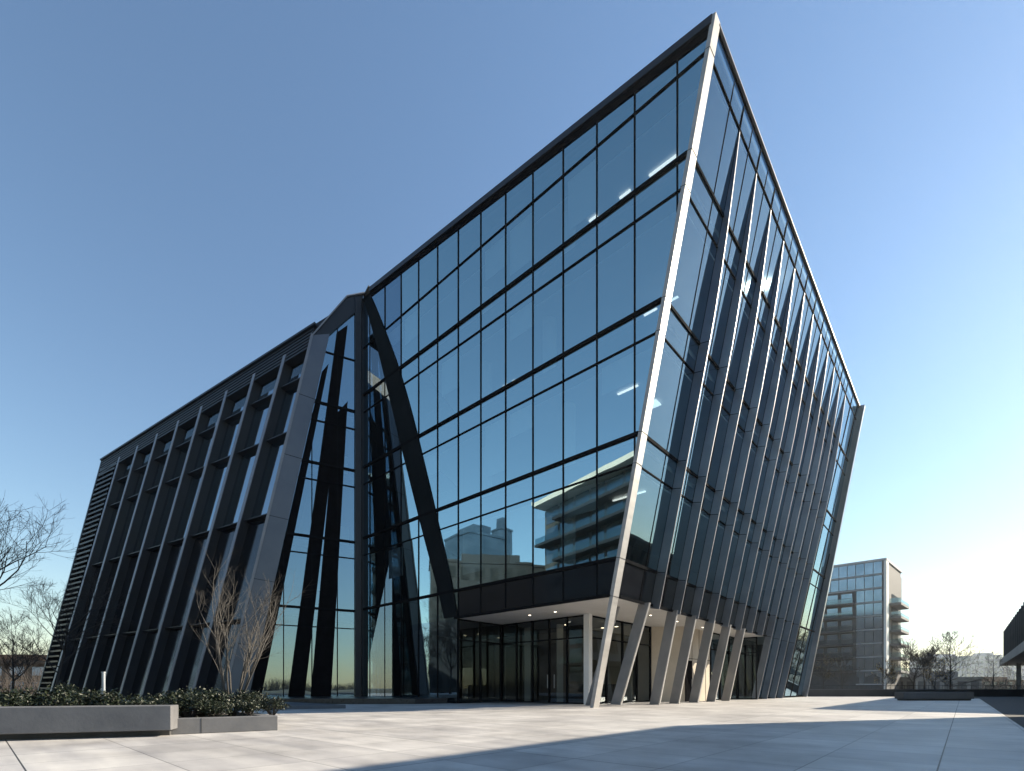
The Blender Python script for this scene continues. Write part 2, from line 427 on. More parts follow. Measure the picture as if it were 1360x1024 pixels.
# --- soffit with downlights
mb = MB()
mb.prism([W(-.95, .12, 5.0), W(9.36, .12, 5.0), W(9.36, 4.1, 5.0), W(3.2, 4.1, 5.0), W(3.2, 23, 5.0), W(-.95, 23, 5.0)], UP*.2)
sof = part(mb, 'soffit', 'soffit')
def disc(c, r, h=.02, n=14):
    mb = MB(); mb.prism([V(c)+V((math.cos(2*math.pi*i/n)*r, math.sin(2*math.pi*i/n)*r, 0)) for i in range(n)], UP*h); return mb
for u, v in [(3.6, 1.9), (5.4, 1.9)]:
    part(disc(W(u, v, 4.99), .07), 'downlight', 'spot_lamp')
for v in (6.5, 10.0, 14.0): part(disc(W(.4, v, 4.99), .06), 'downlight', 'spot_lamp')

# --- lobby, set back under the overhang
LVV = 3.8
lob = [9.39, 8.1, 6.7, 5.3, 4.05, 2.9]
def glaze(mbf, name, A, Bp, z0, z1, n, cuts, mat, parent, w=.08, skip=()):
    "glass wall between two ground points: frame into mbf, panes as objects"
    A, Bp = V(A), V(Bp); dirn = (Bp-A).normalized(); nn = V((dirn.y, -dirn.x, 0))
    for i in range(n+1):
        p = A.lerp(Bp, i/n); mbf.bar(p+UP*z0, p+UP*z1, dirn*w, nn*.14)
    zs = [z0] + cuts + [z1]
    for z in [z0+.05] + cuts + [z1-.05]: mbf.bar(A+UP*z, Bp+UP*z, nn*.11, UP*.07)
    return [(A.lerp(Bp, i/n), A.lerp(Bp, (i+1)/n), za, zb) for i in range(n) for za, zb in zip(zs[:-1], zs[1:])]
for A_, B_, n_ in [(W(9.39, LVV, 0), W(2.9, LVV, 0), 5), (W(9.39, .1, 0), W(9.39, LVV-.1, 0), 2), (W(2.85, LVV+.2, 0), W(2.85, 11.3, 0), 4),
                   (W(1.05, 17.1, 0), W(1.05, 22.9, 0), 3), (W(1.0, 22.95, 0), W(-.4, 22.95, 0), 1)]:
    lf = MB(); cells = glaze(lf, '', A_, B_, 0, 5.0, n_, [3.75], None, None)
    lob_fr = part(lf, 'lobby_glazing', 'mullion')
    for a, b_, za, zb in cells:
        mb = MB(); mb.poly([a+UP*za, b_+UP*za, b_+UP*zb, a+UP*zb]); part(mb, 'glass_pane', 'lobby_glass', lob_fr)
mb = MB(); mb.box(W(2.75, LVV-.05, 0), (.34, .34, 5.0), math.atan2(DU.y, DU.x)); part(mb, 'lobby_column', 'white')
# beige wall with panels and door
mb = MB(); mb.prism([W(2.85, 11.4, 0), W(1.05, 12.7, 0), W(1.05, 12.9, 0), W(2.85, 11.6, 0)], UP*5.0)
mb.prism([W(1.05, 12.7, 0), W(1.05, 17.0, 0), W(1.3, 17.0, 0), W(1.3, 12.7, 0)], UP*5.0)
bw = part(mb, 'lobby_wall', 'beige')
mb = MB()
for v in (13.8, 15.0, 16.2): mb.bar(W(1.045, v, 0), W(1.045, v, 5), DV*.03, DU*.02)
mb.bar(W(1.045, 12.7, 2.9), W(1.045, 17, 2.9), UP*.03, DU*.02)
part(mb, 'panel_joint', 'mullion', bw)
mb = MB(); mb.bar(W(1.03, 13.2, 0.02), W(1.03, 13.2, 2.75), DV*1.05, DU*.06); dr = part(mb, 'lobby_door', 'black')
mb = MB(); mb.bar(W(.97, 13.6, 1.0), W(.97, 13.6, 1.5), DV*.04, DU*.05); part(mb, 'handle', 'silver', dr)
# lobby doors in the front glass
for u in (5.55, 5.05):
    mb = MB()
    u0, u1 = u-.24, u+.24
    mb.bar(W(u, LVV-.1, .9), W(u, LVV-.1, 1.7), DU*.035, DV*.05); part(mb, 'door_handle', 'silver')
# lobby interior
mb = MB(); mb.prism([W(13, 9.5, 0), W(3.3, 9.5, 0), W(3.3, 9.8, 0), W(13, 9.8, 0)], UP*4.98)
part(mb, 'lobby_back_wall', 'beige')
mb = MB(); mb.prism([W(13, .6, .03), W(3.0, 4.0, .03), W(3.0, 9.5, .03), W(13, 9.5, .03)], UP*.01); part(mb, 'lobby_floor', 'slab')
mb = MB(); mb.box(W(4.6, 7.2, .04), (3.4, .8, 1.1), math.atan2(DU.y, DU.x)); part(mb, 'reception_desk', 'dark_wood')
mb = MB(); mb.prism([W(12, 7, 0), W(7.2, 7, 0), W(7.2, 7.3, 0), W(12, 7.3, 0)], UP*3.9); part(mb, 'lobby_screen', 'dark_wood')
for u, v in [(4.0, 5.5), (5.5, 5.5), (4.7, 8.4), (3.7, 8.4)]:
    part(disc(W(u, v, 4.80), .12), 'ceiling_spot', 'warm_lamp')
mb = MB(); mb.bar(W(4.9, 9.44, .9), W(4.1, 9.44, .9), DV*.03, UP*.05); part(mb, 'desk_lamp', 'warm_lamp')
for u in (6.3, 9.0):
    mb = MB(); mb.box(W(u, 5.9, .04), (.4, .4, 4.9), 0); part(mb, 'interior_column', 'white')

# --- floors, ceilings, core, columns behind the glass
for z in (5.2, 11.45, 16.6, 21.85):
    u0 = -LEAN*z + .35
    fp = [(u0, .3), (13.0, .3), (15.0, 4.5), (19.5, 4.5), (22, 30), (u0, 34)]
    mb = MB(); mb.prism([W(u, v, z+.02) for u, v in fp], UP*.24); part(mb, 'floor_slab', 'slab')
    mb = MB(); mb.prism([W(u+.2 if u < 0 else u-.05, v+.5 if v < 10 else v, z-.9 if z > 6 else z-.0) for u, v in fp], UP*.1)
    if z > 6: part(mb, 'office_ceiling', 'ceil')
mb = MB(); u0 = -LEAN*25; fp = [(u0, .9), (18, .9), (20, 30), (u0, 34)]
mb.prism([W(u, v, 25.45) for u, v in fp], UP*.1); part(mb, 'office_ceiling', 'ceil')
mb = MB(); mb.prism([W(4, 11, 5), W(19, 11, 5), W(20, 30, 5), W(4, 30, 5)], UP*21.2); part(mb, 'service_core', 'core')
mb = MB(); mb.prism([W(4.6, 13, 0), W(19, 13, 0), W(20, 30, 0), W(4.6, 30, 0)], UP*4.95); part(mb, 'service_core', 'core')
def cyl(c, r, h, n=20):
    return disc(c, r, h, n)
for u, v, z0, z1 in [(4.06, 2.0, 17.1, 20.9), (9.2, 2.2, 17.1, 20.9), (2.6, 1.7, 22.3, 25.4), (2.6, 1.7, 11.9, 15.6), (9.2, 2.2, 11.9, 15.6), (9.2, 2.2, 22.3, 25.4), (2.6, 1.7, 6.7, 10.5)]:
    part(cyl(W(u, v, z0), .38, z1-z0), 'interior_column', 'white', smooth=False)
rb = random.Random(77)
for z0, z1 in [(6.85, 10.4), (12.0, 15.55), (17.15, 20.8), (22.4, 25.4)]:
    for k in range(0, 10):
        if rb.random() < .45:
            ua, ub = US[k+2]+.12, US[k+3]-.12; dr = rb.choice((.25, .35, .35, .55, .8))*(z1-z0)
            mb = MB(); mb.prism([W(ua, .22, z1-dr), W(ub, .22, z1-dr), W(ub, .22, z1), W(ua, .22, z1)], DV*.02); part(mb, 'roller_blind', 'white')
def lamp(u0, u1, v, z, w=.11):
    mb = MB(); mb.bar(W(u0, v, z), W(u1, v, z), DV*w, UP*.05); part(mb, 'ceiling_light', 'strip_lamp')
for u0, u1 in [(-2.9, -1.5), (-.5, .1), (1.4, 1.9), (3.2, 3.5)]: lamp(u0, u1, 2.6, 25.38)
for u0, u1 in [(-2.3, -1.6), (-1.2, -.5)]: lamp(u0, u1, 4.0, 20.0)
lamp(-.9, .2, 2.6, 15.62); lamp(-1.0, -.55, 4.6, 15.62, .6)
for u0, u1 in [(9.6, 10.0), (8.9, 9.2)]: lamp(u0, u1, 4.6, 20.9)
lamp(-1.2, .6, 2.8, 10.45)

# --- notch: dark portal leg on the front plane
outer = [(18.8, 29.0), (18.47, 28.6), (16.84, 25.54), (15.22, 22.22), (13.75, 18.6), (12.41, 14.82), (11.12, 11.0), (9.9, 7.3), (9.32, 5.1)]
inner = [(19.5, 28.8), (19.03, 27.9), (17.85, 25.0), (16.6, 21.6), (15.2, 17.7), (13.9, 14.2), (12.55, 10.6), (11.1, 6.9), (10.5, 5.1)]
def smooth_line(p):
    out = []
    for i in range(len(p)-1):
        a, b_, c, d_ = p[max(i-1, 0)], p[i], p[i+1], p[min(i+2, len(p)-1)]
        for t in (0, .25, .5, .75):
            out.append(tuple(.5*(2*b_[m]+(c[m]-a[m])*t+(2*a[m]-5*b_[m]+4*c[m]-d_[m])*t*t+(3*b_[m]-a[m]-3*c[m]+d_[m])*t**3) for m in (0, 1)))
    return out + [p[-1]]
outer, inner = smooth_line(outer), smooth_line(inner)
mb = MB()
n_ = len(outer); ring = outer + inner[::-1]
mb.v = [W(p[0], -.07, p[1]) for p in ring] + [W(p[0], -.01, p[1]) for p in ring]
N_ = len(ring)
for k in range(n_-1):
    q_ = (k, k+1, N_-2-k, N_-1-k)
    mb.f += [q_, tuple(N_+x for x in reversed(q_))]
for k in range(N_): mb.f.append((k, N_+k, N_+(k+1) % N_, (k+1) % N_))
part(mb, 'portal_leg', 'band')
def strut(name, fn, a, b_):
    mb = MB(); mb.prism([fn(*a[0]), fn(*a[1]), fn(*b_[1]), fn(*b_[0])], fn.n*-.045); part(mb, name, 'black')
def FR(u, z): return W(u, -.06, z)
FR.n = -DV
#strut('diagonal_strut', FR, [(14.38, .15), (13.35, .15)], [(17.55, 24.9), (18.0, 25.6)][::-1])
#strut('diagonal_strut', FR, [(11.93, .15), (11.35, .15)], [(16.2, 21.6), (16.75, 22.3)][::-1])
# --- post at the fold
QB = V((-11.0, 36.15, 0)); DL = V((-.8807, -.4735, 0)); NL = V((.4735, -.8807, 0))
mb = MB()
mb.prism([QB+DU*-.35+DV*-.18, QB+NL*.22+DL*.06, QB+NL*.22+DL*.5, QB+DL*.5-NL*.3, QB+DV*.3-DU*.35], UP*29.2)
part(mb, 'fold_post', 'fascia')
# --- left glass of the notch
def LG(w, z, o=0.0): return QB + DL*w + UP*z + NL*o
LLV = [0.05, 5.2, 6.5, 10.3, 11.5, 15.5, 16.7, 19.7, 21.0, 24.7, 28.6]
LWS = [.25, 1.7, 3.4, 5.2, 7.4]
lmb = MB()
def wlim(z): return 7.32 - (7.32-2.36)*z/26.2
for z in LLV[:-1]:
    lmb.bar(LG(.25, z, .04), LG(max(wlim(z), .4)+.1, z, .04), NL*.1, UP*(.16 if z in (6.5, 11.5, 16.7, 21.0) else .06))
for w in LWS[1:-1]:
    zt = min((7.32-w)/(7.32-2.36)*26.2, 28.3-(w-.25)*.95); lmb.bar(LG(w, 0.05, .03), LG(w, zt, .03), DL*.06, NL*.07)
cwl = part(lmb, 'atrium_curtain_wall', 'mullion')
for za, zb in zip(LLV[:-1], LLV[1:]):
    for wa, wb in zip(LWS[:-1], LWS[1:]):
        q = [(wa, za), (wb, za), (wb, zb), (wa, zb)]
        q = clip(q, -1, -(7.32-2.36)/26.2, 7.45)
        q = clip(q, -.95, -1, 28.75) if len(q) > 2 else q
        if area2(q) < .03: continue
        mb = MB(); mb.poly(tilt_poly([LG(a, b_) for a, b_ in q], NL, .0008))
        part(mb, 'glass_pane' if zb-za > 2 else 'transom_pane', 'atrium_glass', cwl)
def FL(w, z): return LG(w, z, .05)
FL.n = NL
strut('diagonal_strut', FL, [(7.35, .1), (6.6, .1)], [(2.75, 23.2), (2.30, 23.9)])
strut('diagonal_strut', FL, [(4.95, .1), (3.9, .1)], [(1.75, 26.3), (1.0, 27.1)])
strut('diagonal_strut', FL, [(3.5, .1), (2.15, .1)], [(1.85, 20.4), (1.0, 21.6)])
for w0, w1, z0, z1 in [(2.2, 4.4, 13.2, 15.2), (.6, 2.2, 17.0, 18.6), (1.4, 3.6, 8.2, 10.0), (3.0, 5.2, 6.7, 8.2), (.5, 1.6, 11.7, 13.2)]:
    mb = MB(); mb.prism([LG(w0, z0, -2.2), LG(w1, z0, -2.2), LG(w1, z1, -2.2), LG(w0, z1, -2.2)], NL*-.1); part(mb, 'interior_wall', 'white')
for z in (6.4, 11.4, 16.6, 20.9):
    mb = MB(); mb.prism([LG(.3, z, -.6), LG(7.0-z*.19, z, -.6), LG(6.5-z*.19, z, -3.5), LG(.3, z, -3.5)], UP*-.3); part(mb, 'interior_floor', 'ceil')
# --- portal frame beside the left glass (outer edge carries the pale strip)
oe = [(8.72, 0), (3.36, 25.5), (1.08, 29.04), (-.15, 29.75)]
ie = [(7.35, 0), (2.25, 25.95), (.95, 27.6), (.2, 28.45)]
mb = MB()
mb.prism([LG(*oe[0], .18), LG(*oe[1], .18), LG(*ie[1], .18), LG(*ie[0], .18)], -NL*.9)
pf = part(mb, 'portal_frame', 'frame_grey')
mb = MB()
for k in (1, 2): mb.prism([LG(*oe[k], .15), LG(*oe[k+1], .15), LG(*ie[k+1], .15), LG(*ie[k], .15)], -NL*.85)
part(mb, 'portal_head', 'fascia', pf)
mb = MB(); mb.prism([LG(3.40, 25.55, -.15), LG(3.36, 26.35, -.15), LG(2.02, 27.72, -.15), LG(1.6, 28.1, -.15)], -NL*.5)
part(mb, 'louvred_fascia', 'fascia')
mb = MB()
mb.bar(LG(8.80, 0, .0), LG(3.40, 25.55, .0), DL*.16, NL*.5)
for k in (1, 2): mb.bar(LG(*oe[k], .1), LG(*oe[k+1], .1), DL*.06+UP*.05, NL*.35)
part(mb, 'edge_strip', 'cap', pf)
mb = MB()
for f in (.15, .32, .49, .66, .83):
    a = V((oe[0][0]+(oe[1][0]-oe[0][0])*f, 25.5*f)); b_ = V((ie[0][0]+(ie[1][0]-ie[0][0])*f, 25.5*f-.12))
    mb.bar(LG(a.x, a.y, .182), LG(b_.x, b_.y, .182), NL*.01, UP*.03)
part(mb, 'panel_joint', 'mullion', pf)
# small roof bridging frame and front roof
mb = MB()
mb.prism([LG(-.15, 29.7, .1), W(18.6, -.25, 29.43), W(18.6, .4, 29.43), LG(-.2, 29.7, -.8)], UP*.08)
mb.prism([LG(3.3, 25.4, -.7), LG(2.11, 27.5, -.7), LG(1.08, 28.9, -.7), LG(0, 29.6, -.7), LG(0, 20, -.7)], -NL*6)
part(mb, 'roof_cap', 'fascia')

# --- wing with leaning fins
WB = V((-18.6, 32.06, 0)); WE = V((4.64, 2.50, 25.5)); WD = V((-.862, .507, 0))
NW = WD.cross(WE).normalized()
if NW.y > 0: NW = -NW                       # outward
LWING = 32.6
def G(q, z, o=0.0): return WB + WE*(z/25.5) + WD*q + NW*o
def ztop(q): return 26.3 - 1.9*q/32.7
FQ = [(4.1+3.61*k, 2.78+3.61*k) for k in range(8)]
def fq(k, z): return FQ[k][0] + (FQ[k][1]-FQ[k][0])*z/25.2
# body behind
mb = MB()
mb.prism([G(-.1, 0, -2.2), G(LWING, 0, -2.2), G(LWING, ztop(LWING)-.1, -2.2), G(-.1, ztop(0)-.1, -2.2)], V((.507, .862, 0))*9)
part(mb, 'wing_body', 'charcoal')
mb = MB()
for j in range(6):
    o = ztop(0)-.12-j*.27
    d2 = 1.9
    mb.prism([G(.02, o, .04), G(LWING, o-d2, .04), G(LWING, o-d2, -.22), G(.02, o, -.22)], UP*-.11)
mb.prism([G(.05, ztop(0)-.1, -.26), G(LWING, ztop(LWING)-.1, -.26), G(LWING, ztop(LWING)-1.5, -.26), G(.05, ztop(0)-1.5, -.26)], -NW*.5)
part(mb, 'louvred_fascia', 'fascia')
mb = MB(); mb.bar(G(-.2, ztop(0), .0), G(LWING+.1, ztop(LWING), .0), NW*.4, UP*.14); part(mb, 'roof_fascia', 'fascia')
# fins
for k in range(8):
    zt = ztop(FQ[k][1])-.95
    a0, a1 = fq(k, 0), fq(k, zt)
    mb = MB(); mb.prism([G(a0, 0, 0), G(a1, zt, 0), G(a1, zt, -.75), G(a0, 0, -.75)], WD*.30)
    f = part(mb, 'wing_fin', 'charcoal')
    mb = MB(); mb.bar(G(a0+.15, 0, .02), G(a1+.15, zt, .02), WD*.34, NW*.05); part(mb, 'edge_strip', 'cap', f)
# corner return and far edge
mb = MB(); mb.prism([G(-.05, 0, -.02), G(-.05, 25.4, -.02), G(-.05, 25.4, -1.3), G(-.05, 0, -1.3)], WD*.28); part(mb, 'wing_fin', 'charcoal')
mb = MB(); mb.prism([G(LWING, 0, .05), G(LWING, ztop(LWING), .05), G(LWING, ztop(LWING), -2.0), G(LWING, 0, -2.0)], WD*.25); part(mb, 'wing_end_trim', 'fascia')
# louvre field at the far end
mb = MB(); q0 = lambda z: fq(7, z)+.5
z = .3
while z < 23.2:
    mb.prism([G(q0(z)+.2, z, .0), G(LWING, z, .0), G(LWING, z+.08, -.3), G(q0(z)+.2, z+.08, -.3)], UP*.16)
    z += .52
part(mb, 'louvre_screen', 'fascia')
mb = MB(); mb.prism([G(q0(0), 0, -1.3), G(LWING, 0, -1.3), G(LWING, 23.5, -1.3), G(q0(23.5), 23.5, -1.3)], -NW*.3); part(mb, 'louvre_backing', 'black')
# windows between fins
ZR = [0.1, 5.6, 12.9, 18.8, 23.0, 24.9]
edges = [lambda z: .2] + [(lambda z, k=k: fq(k, z)) for k in range(8)]
for bi in range(8):
    for ri, (za, zb) in enumerate(zip(ZR[:-1], ZR[1:])):
        if bi == 0: qa0, qa1 = .22, .22
        else: qa0, qa1 = fq(bi-1, za)+.3, fq(bi-1, zb)+.3
        qb0, qb1 = fq(bi, za), fq(bi, zb)
        dz = 1.9*qb0/32.7 if ri >= 3 else 0
        dz0 = 1.9*qb0/32.7 if ri >= 4 else 0
        mb = MB(); mb.poly(tilt_poly([G(qa0, za-dz0, -.6), G(qb0, za-dz0, -.6), G(qb1, zb-dz, -.6), G(qa1, zb-dz, -.6)], NW, .001))
        part(mb, 'wing_window' if ri >= 2 else 'dark_panel', 'wing_glass' if ri >= 2 else 'spandrel')
        if ri < 4:
            led = MB(); led.bar(G(qa1, zb-dz, -.4), G(qb1, zb-dz, -.4), NW*.4, UP*.07); part(led, 'sun_ledge', 'fascia')
# dark interior behind wing windows
mb = MB(); mb.prism([G(.2, 0, -1.8), G(LWING, 0, -1.8), G(LWING, 23.5, -1.8), G(.2, 25, -1.8)], -NW*.1); part(mb, 'wing_inner_wall', 'core')

# --- low dark plinths at the foot of the notch
pl = MB(); pl.prism([W(20.5, -.3, 0), W(9.9, -.3, 0), W(10.2, -2.4, 0), V((-16.4, 27.8, 0)), V((-19.0, 31.0, 0)), LG(7.5, 0, .3)], UP*.32)
tag(pl.build('granite_plinth', M['granite'], None, W(12, -2, 0), bevel=.01), 'low black granite plinth along the foot of the folded glass wall', 'plinth')
pl = MB(); pl.prism([V((-7.4, 22.0, 0)), V((-9.5, 21.0, 0)), V((-18.5, 24.4, 0)), V((-17, 27.0, 0)), V((-12, 26.6, 0))], UP*.16)
tag(pl.build('granite_kerb', M['bench'], None, V((-11, 23, 0)), bevel=.01), 'flat wedge shaped dark slab on the paving beside the planter', 'slab')

# ------------------------------------------------------------------ ground
g = MB(); g.poly([(-800, -300, -.05), (800, -300, -.05), (800, 1000, -.05), (-800, 1000, -.05)])
tag(g.build('ground', M['ground']), 'dull winter ground reaching the horizon', 'ground', kind='structure')
# paving is modelled in the building's own grid
plz = MB()
def U2(u, v): return V((-.7383*u+.6749*v, .6745*u+.7379*v, 0))
pts = [U2(-1.0, -30), U2(-1.0, 58.5), U2(8, 66), U2(75, 66), U2(75, -30)]
rot = math.atan2(DU.y, DU.x)
me_pts = []
ob = MB(); ob.poly(pts)
o = ob.build('plaza_paving', M['plaza'], None, (0, 0, 0))
inv = Matrix.Rotation(-rot, 4, 'Z')
o.data.transform(inv); o.rotation_euler = (0, 0, rot)
tag(o, 'pale concrete slab paving of the plaza with fine joints', 'paving', kind='structure')
rd = MB(); rd.poly([U2(-1.03, -30)+UP*-.02, U2(-40, -30)+UP*-.02, U2(-40, 130)+UP*-.02, U2(-1.03, 130)+UP*-.02])
tag(rd.build('service_road', M['asphalt']), 'dark asphalt service road beside the plaza', 'road', kind='structure')

# ------------------------------------------------------------------ planters
def planter(p, q, z0, z1, depth, inset, name, label):
    p, q = V((*p, 0)), V((*q, 0)); d = (q-p).normalized(); n = V((-d.y, d.x, 0))
    root = empty(name, p.lerp(q, .5), label=label, cat='planter wall')
    mb = MB(); mb.prism([p+UP*z0, q+UP*z0, q+n*depth+UP*z0, p+n*depth+UP*z0], UP*(z1-z0)); mb.build('coping_slab', M['concrete'], root, root.location, bevel=.012)
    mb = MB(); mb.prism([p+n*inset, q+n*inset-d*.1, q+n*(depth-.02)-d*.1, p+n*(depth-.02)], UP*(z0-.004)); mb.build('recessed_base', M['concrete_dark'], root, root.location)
    return root
planter((-13.5, 6.53), (-6.35, 9.2), .118, .577, .5, .3, 'planter_wall', 'long pale concrete planter wall cantilevered over a shadow gap, at the lower left')
A1 = V((-6.62, 9.52, 0)); A2 = V((-5.0, 10.55, 0))
root = empty('planter_wall', A1.lerp(A2, .5), label='short lower concrete planter kerb under the multi-stemmed shrub', cat='planter wall')
d = (A2-A1).normalized(); n = V((-d.y, d.x, 0))
mb = MB(); mb.prism([A1, A2, A2+n*.28, A1+n*.28], UP*.31); mb.build('front_kerb', M['concrete'], root, root.location, bevel=.012)
E1 = A2 + n*.283; E2 = A2 + n*2.6 - d*.4
mb = MB(); mb.prism([E1, E2, E2-d*.28, E1-d*.28], UP*.305); mb.build('side_kerb', M['concrete'], root, root.location, bevel=.012)
mb = MB(); mb.bar(A1.lerp(A2, .28)-n*.002+UP*.005, A1.lerp(A2, .28)-n*.002+UP*.305, d*.012, n*.008); mb.build('joint', M['concrete_dark'], root, root.location)
s = MB(); s.prism([V((-13.6, 7.05, 0)), V((-6.75, 9.6, 0)), A1+n*.285+d*.2, A2+n*.285-d*.3, E2-d*.3, V((-9, 14.5, 0)), V((-15.5, 13.5, 0))], UP*.24)
tag(s.build('planting_bed', M['soil'], None, V((-10, 11, 0))), 'dark soil of the planting bed behind the planter walls', 'soil', kind='structure')

# shrubs
def leaf_cloud(mb, n, fn, size, rnd):
    for _ in range(n):
        c = fn(); a = V((rnd.gauss(0, 1), rnd.gauss(0, 1), rnd.gauss(0, 1)+.3)).normalized(); t = a.orthogonal().normalized()
        t = Matrix.Rotation(rnd.random()*6.28, 3, a) @ t; b_ = a.cross(t); sz = size*rnd.uniform(.6, 1.3)
        m = c + t*sz*.5
        mb.v += [c, m + b_*sz*.28 + a*sz*.06, c + t*sz, m - b_*sz*.28 + a*sz*.06]
        i = len(mb.v)-4; mb.f.append((i, i+1, i+2, i+3))
def make_shrub(seed, label):
    rnd = random.Random(seed); root = empty('shrub', (0, 0, 0), label=label, cat='shrub')
    mb = MB(); st = MB(); tips = []
    for k in range(26):
        a = rnd.uniform(0, 6.28); r = rnd.uniform(.1, .42); h = rnd.uniform(.32, .62)*(1-.35*r)
        tip = V((math.cos(a)*r, math.sin(a)*r, h)); mid = tip*.5 + V((0, 0, .06))
        st.tube([V((0, 0, -.05)), mid, tip], [.012, .008, .004], 3); tips.append((mid, tip))
    def fn():
        m, t = rnd.choice(tips); p = m.lerp(t, rnd.random()**.6)
        return p + V((rnd.gauss(0, .06), rnd.gauss(0, .06), rnd.gauss(0, .05)))
    leaf_cloud(mb, 1500, fn, .058, rnd)
    mb.build('foliage', M['leaf'], root); st.build('stem', M['bark_dark'], root)
    return root
rnd = random.Random(3)
protos = [make_shrub(11+i, '') for i in range(4)]
spots = []
for i in range(10): spots.append((-13.0+.64*i, 7.7+.235*i, .95))
for i in range(10): spots.append((-13.6+.72*i, 8.9+.22*i, 1.1))
spots += [(-6.75, 10.15, .85), (-6.2, 10.45, .85), (-5.75, 10.95, .8), (-6.6, 10.95, 1.0), (-5.75, 11.7, .8), (-7.2, 11.4, 1.1), (-6.4, 11.9, 1.0), (-7.9, 11.9, 1.1)]
for i, (x, y, s_) in enumerate(spots):
    o = protos[i] if i < 4 else copy_tree(protos[i % 4])
    o.location = (x+rnd.uniform(-.1, .1), y+rnd.uniform(-.1, .1), .22); o.rotation_euler = (0, 0, rnd.uniform(0, 6.28))
    k = s_*rnd.uniform(.85, 1.15); o.scale = (k*1.1, k*1.1, k)
    tag(o, 'low dark evergreen shrub in the hedge row behind the concrete planter walls', 'shrub', 'evergreen shrubs in the planting bed')

# slender pale bollard
b = empty('bollard_light', (-10.75, 13.0, .2), label='slender pale bollard post rising from the dark shrubs', cat='bollard')
mb = MB(); mb.box((-10.75, 13.0, .2), (.06, .06, 1.1)); mb.build('post', M['pale_post'], b, b.location, bevel=.006)
mb = MB(); mb.box((-10.75, 13.0, 1.302), (.07, .07, .03)); mb.build('cap', M['pale_post'], b, b.location)

# ------------------------------------------------------------------ bare trees
def grow_tree(name, seed, height, style, bark, label, group, loc, leaves=None, nleaf=0, trunk_r=None, dens=1.0, minr=None):
    if group and 'far edge' in group: minr = .015
    rnd = random.Random(seed)
    root = empty(name, loc, label=label, cat='tree', group=group)
    tr = MB(); cr = MB(); lf = []
    tr_r = trunk_r or height*.014
    def branch(p, d, L, r, depth, maxd, up):
        n = 5 if depth < 2 else 3
        pts = [p.copy()]; dd = d.copy()
        for i in range(n):
            dd = (dd + V((rnd.gauss(0, .13), rnd.gauss(0, .13), rnd.gauss(0, .08)+up*.12))).normalized()
            pts.append(pts[-1] + dd*L/n)
        rad = [max(r*(1-.72*i/n), (minr or .0028*height/8)*(.55 if depth >= maxd else 1)) for i in range(n+1)]
        cr.tube(pts, rad, 5 if depth == 0 else 3)
        if depth >= maxd:
            lf.extend(pts[1:]); return
        k = max(3, int((6 if depth == 0 else 5)*dens))
        for j in range(k):
            t = rnd.uniform(.22, 1.0); i = min(int(t*n), n-1); q = pts[i].lerp(pts[i+1], t*n-i)
            ax = Matrix.Rotation(rnd.uniform(0, 6.28), 3, dd) @ dd.orthogonal().normalized()
            spread = rnd.uniform(.45, .95)
            nd = (dd*math.cos(spread) + ax*math.sin(spread) + V((0, 0, .12*up))).normalized()
            branch(q, nd, L*rnd.uniform(.42, .68)*(1-.25*t), r*.5*(1-.4*t), depth+1, maxd, up)
    if style == 'multistem':
        for s_ in range(12):
            a = s_*.7+rnd.uniform(-.2, .2); lean = rnd.uniform(.12, .42)
            d0 = V((math.cos(a)*lean, math.sin(a)*lean, 1)).normalized()
            pts = [V((math.cos(a)*.06, math.sin(a)*.06, 0))]; dd = d0
            H = height*rnd.uniform(.5, .62)
            for i in range(4):
                dd = (dd+V((rnd.gauss(0, .06), rnd.gauss(0, .06), .02))).normalized(); pts.append(pts[-1]+dd*H/4)
            tr.tube(pts, [tr_r*(1-.15*i) for i in range(5)], 6)
            for j in range(3):
                a2 = rnd.uniform(0, 6.28); i = rnd.choice((2, 3, 4, 4))
                nd = (dd + V((math.cos(a2), math.sin(a2), .3))*.42).normalized()
                branch(pts[i], nd, height*rnd.uniform(.26, .46), tr_r*.42, 1, 3, .7)
    elif style == 'conical':
        pts = [V((rnd.gauss(0, .004)*height*(i > 0), rnd.gauss(0, .004)*height*(i > 0), height*i/10)) for i in range(11)]
        tr.tube(pts, [tr_r*(1-.093*i) for i in range(11)], 7)
        for j in range(int(46*dens)):
            t = .12+.86*((j+rnd.random())/int(46*dens)); z = t*height; i = min(int(t*10), 9)
            L = height*(.62*(1-t)**.8*min(1, .45+t*2.2)+.03)*rnd.uniform(.75, 1.15); a = j*2.4+rnd.uniform(-.4, .4)
            nd = V((math.cos(a), math.sin(a), .35+.5*t)).normalized()
            branch(pts[i].lerp(pts[i+1], t*10-i), nd, L, tr_r*.42*(1-.6*t), 1, 3, .35)
    else:
        pts = [V((0, 0, 0))]; dd = V((0, 0, 1))
        for i in range(6):
            dd = (dd+V((rnd.gauss(0, .05), rnd.gauss(0, .05), .05))).normalized(); pts.append(pts[-1]+dd*height*.62/6)
        tr.tube(pts, [tr_r*(1.25 if i == 0 else 1-.13*i) for i in range(7)], 8)
        for j in range(int(14*dens)):
            t = rnd.uniform(.28, 1.0); i = min(int(t*6), 5); a = j*2.4+rnd.uniform(-.5, .5)
            el = .35+.7*t
            nd = V((math.cos(a), math.sin(a), el)).normalized()
            branch(pts[i].lerp(pts[i+1], t*6-i), nd, height*rnd.uniform(.3, .46), tr_r*.42*(1-.35*t), 0, 3, .6)
    tr.build('trunk', M[bark], root, smooth=True)
    cr.build('crown', M[bark], root)
    if leaves:
        lm = MB(); leaf_cloud(lm, nleaf, lambda: rnd.choice(lf)+V((rnd.gauss(0, .12), rnd.gauss(0, .12), rnd.gauss(0, .12))), .16*height/6, rnd)
        lm.build('leaves', M[leaves], root)
    return root
LG_ = 'bare trees left of the building'
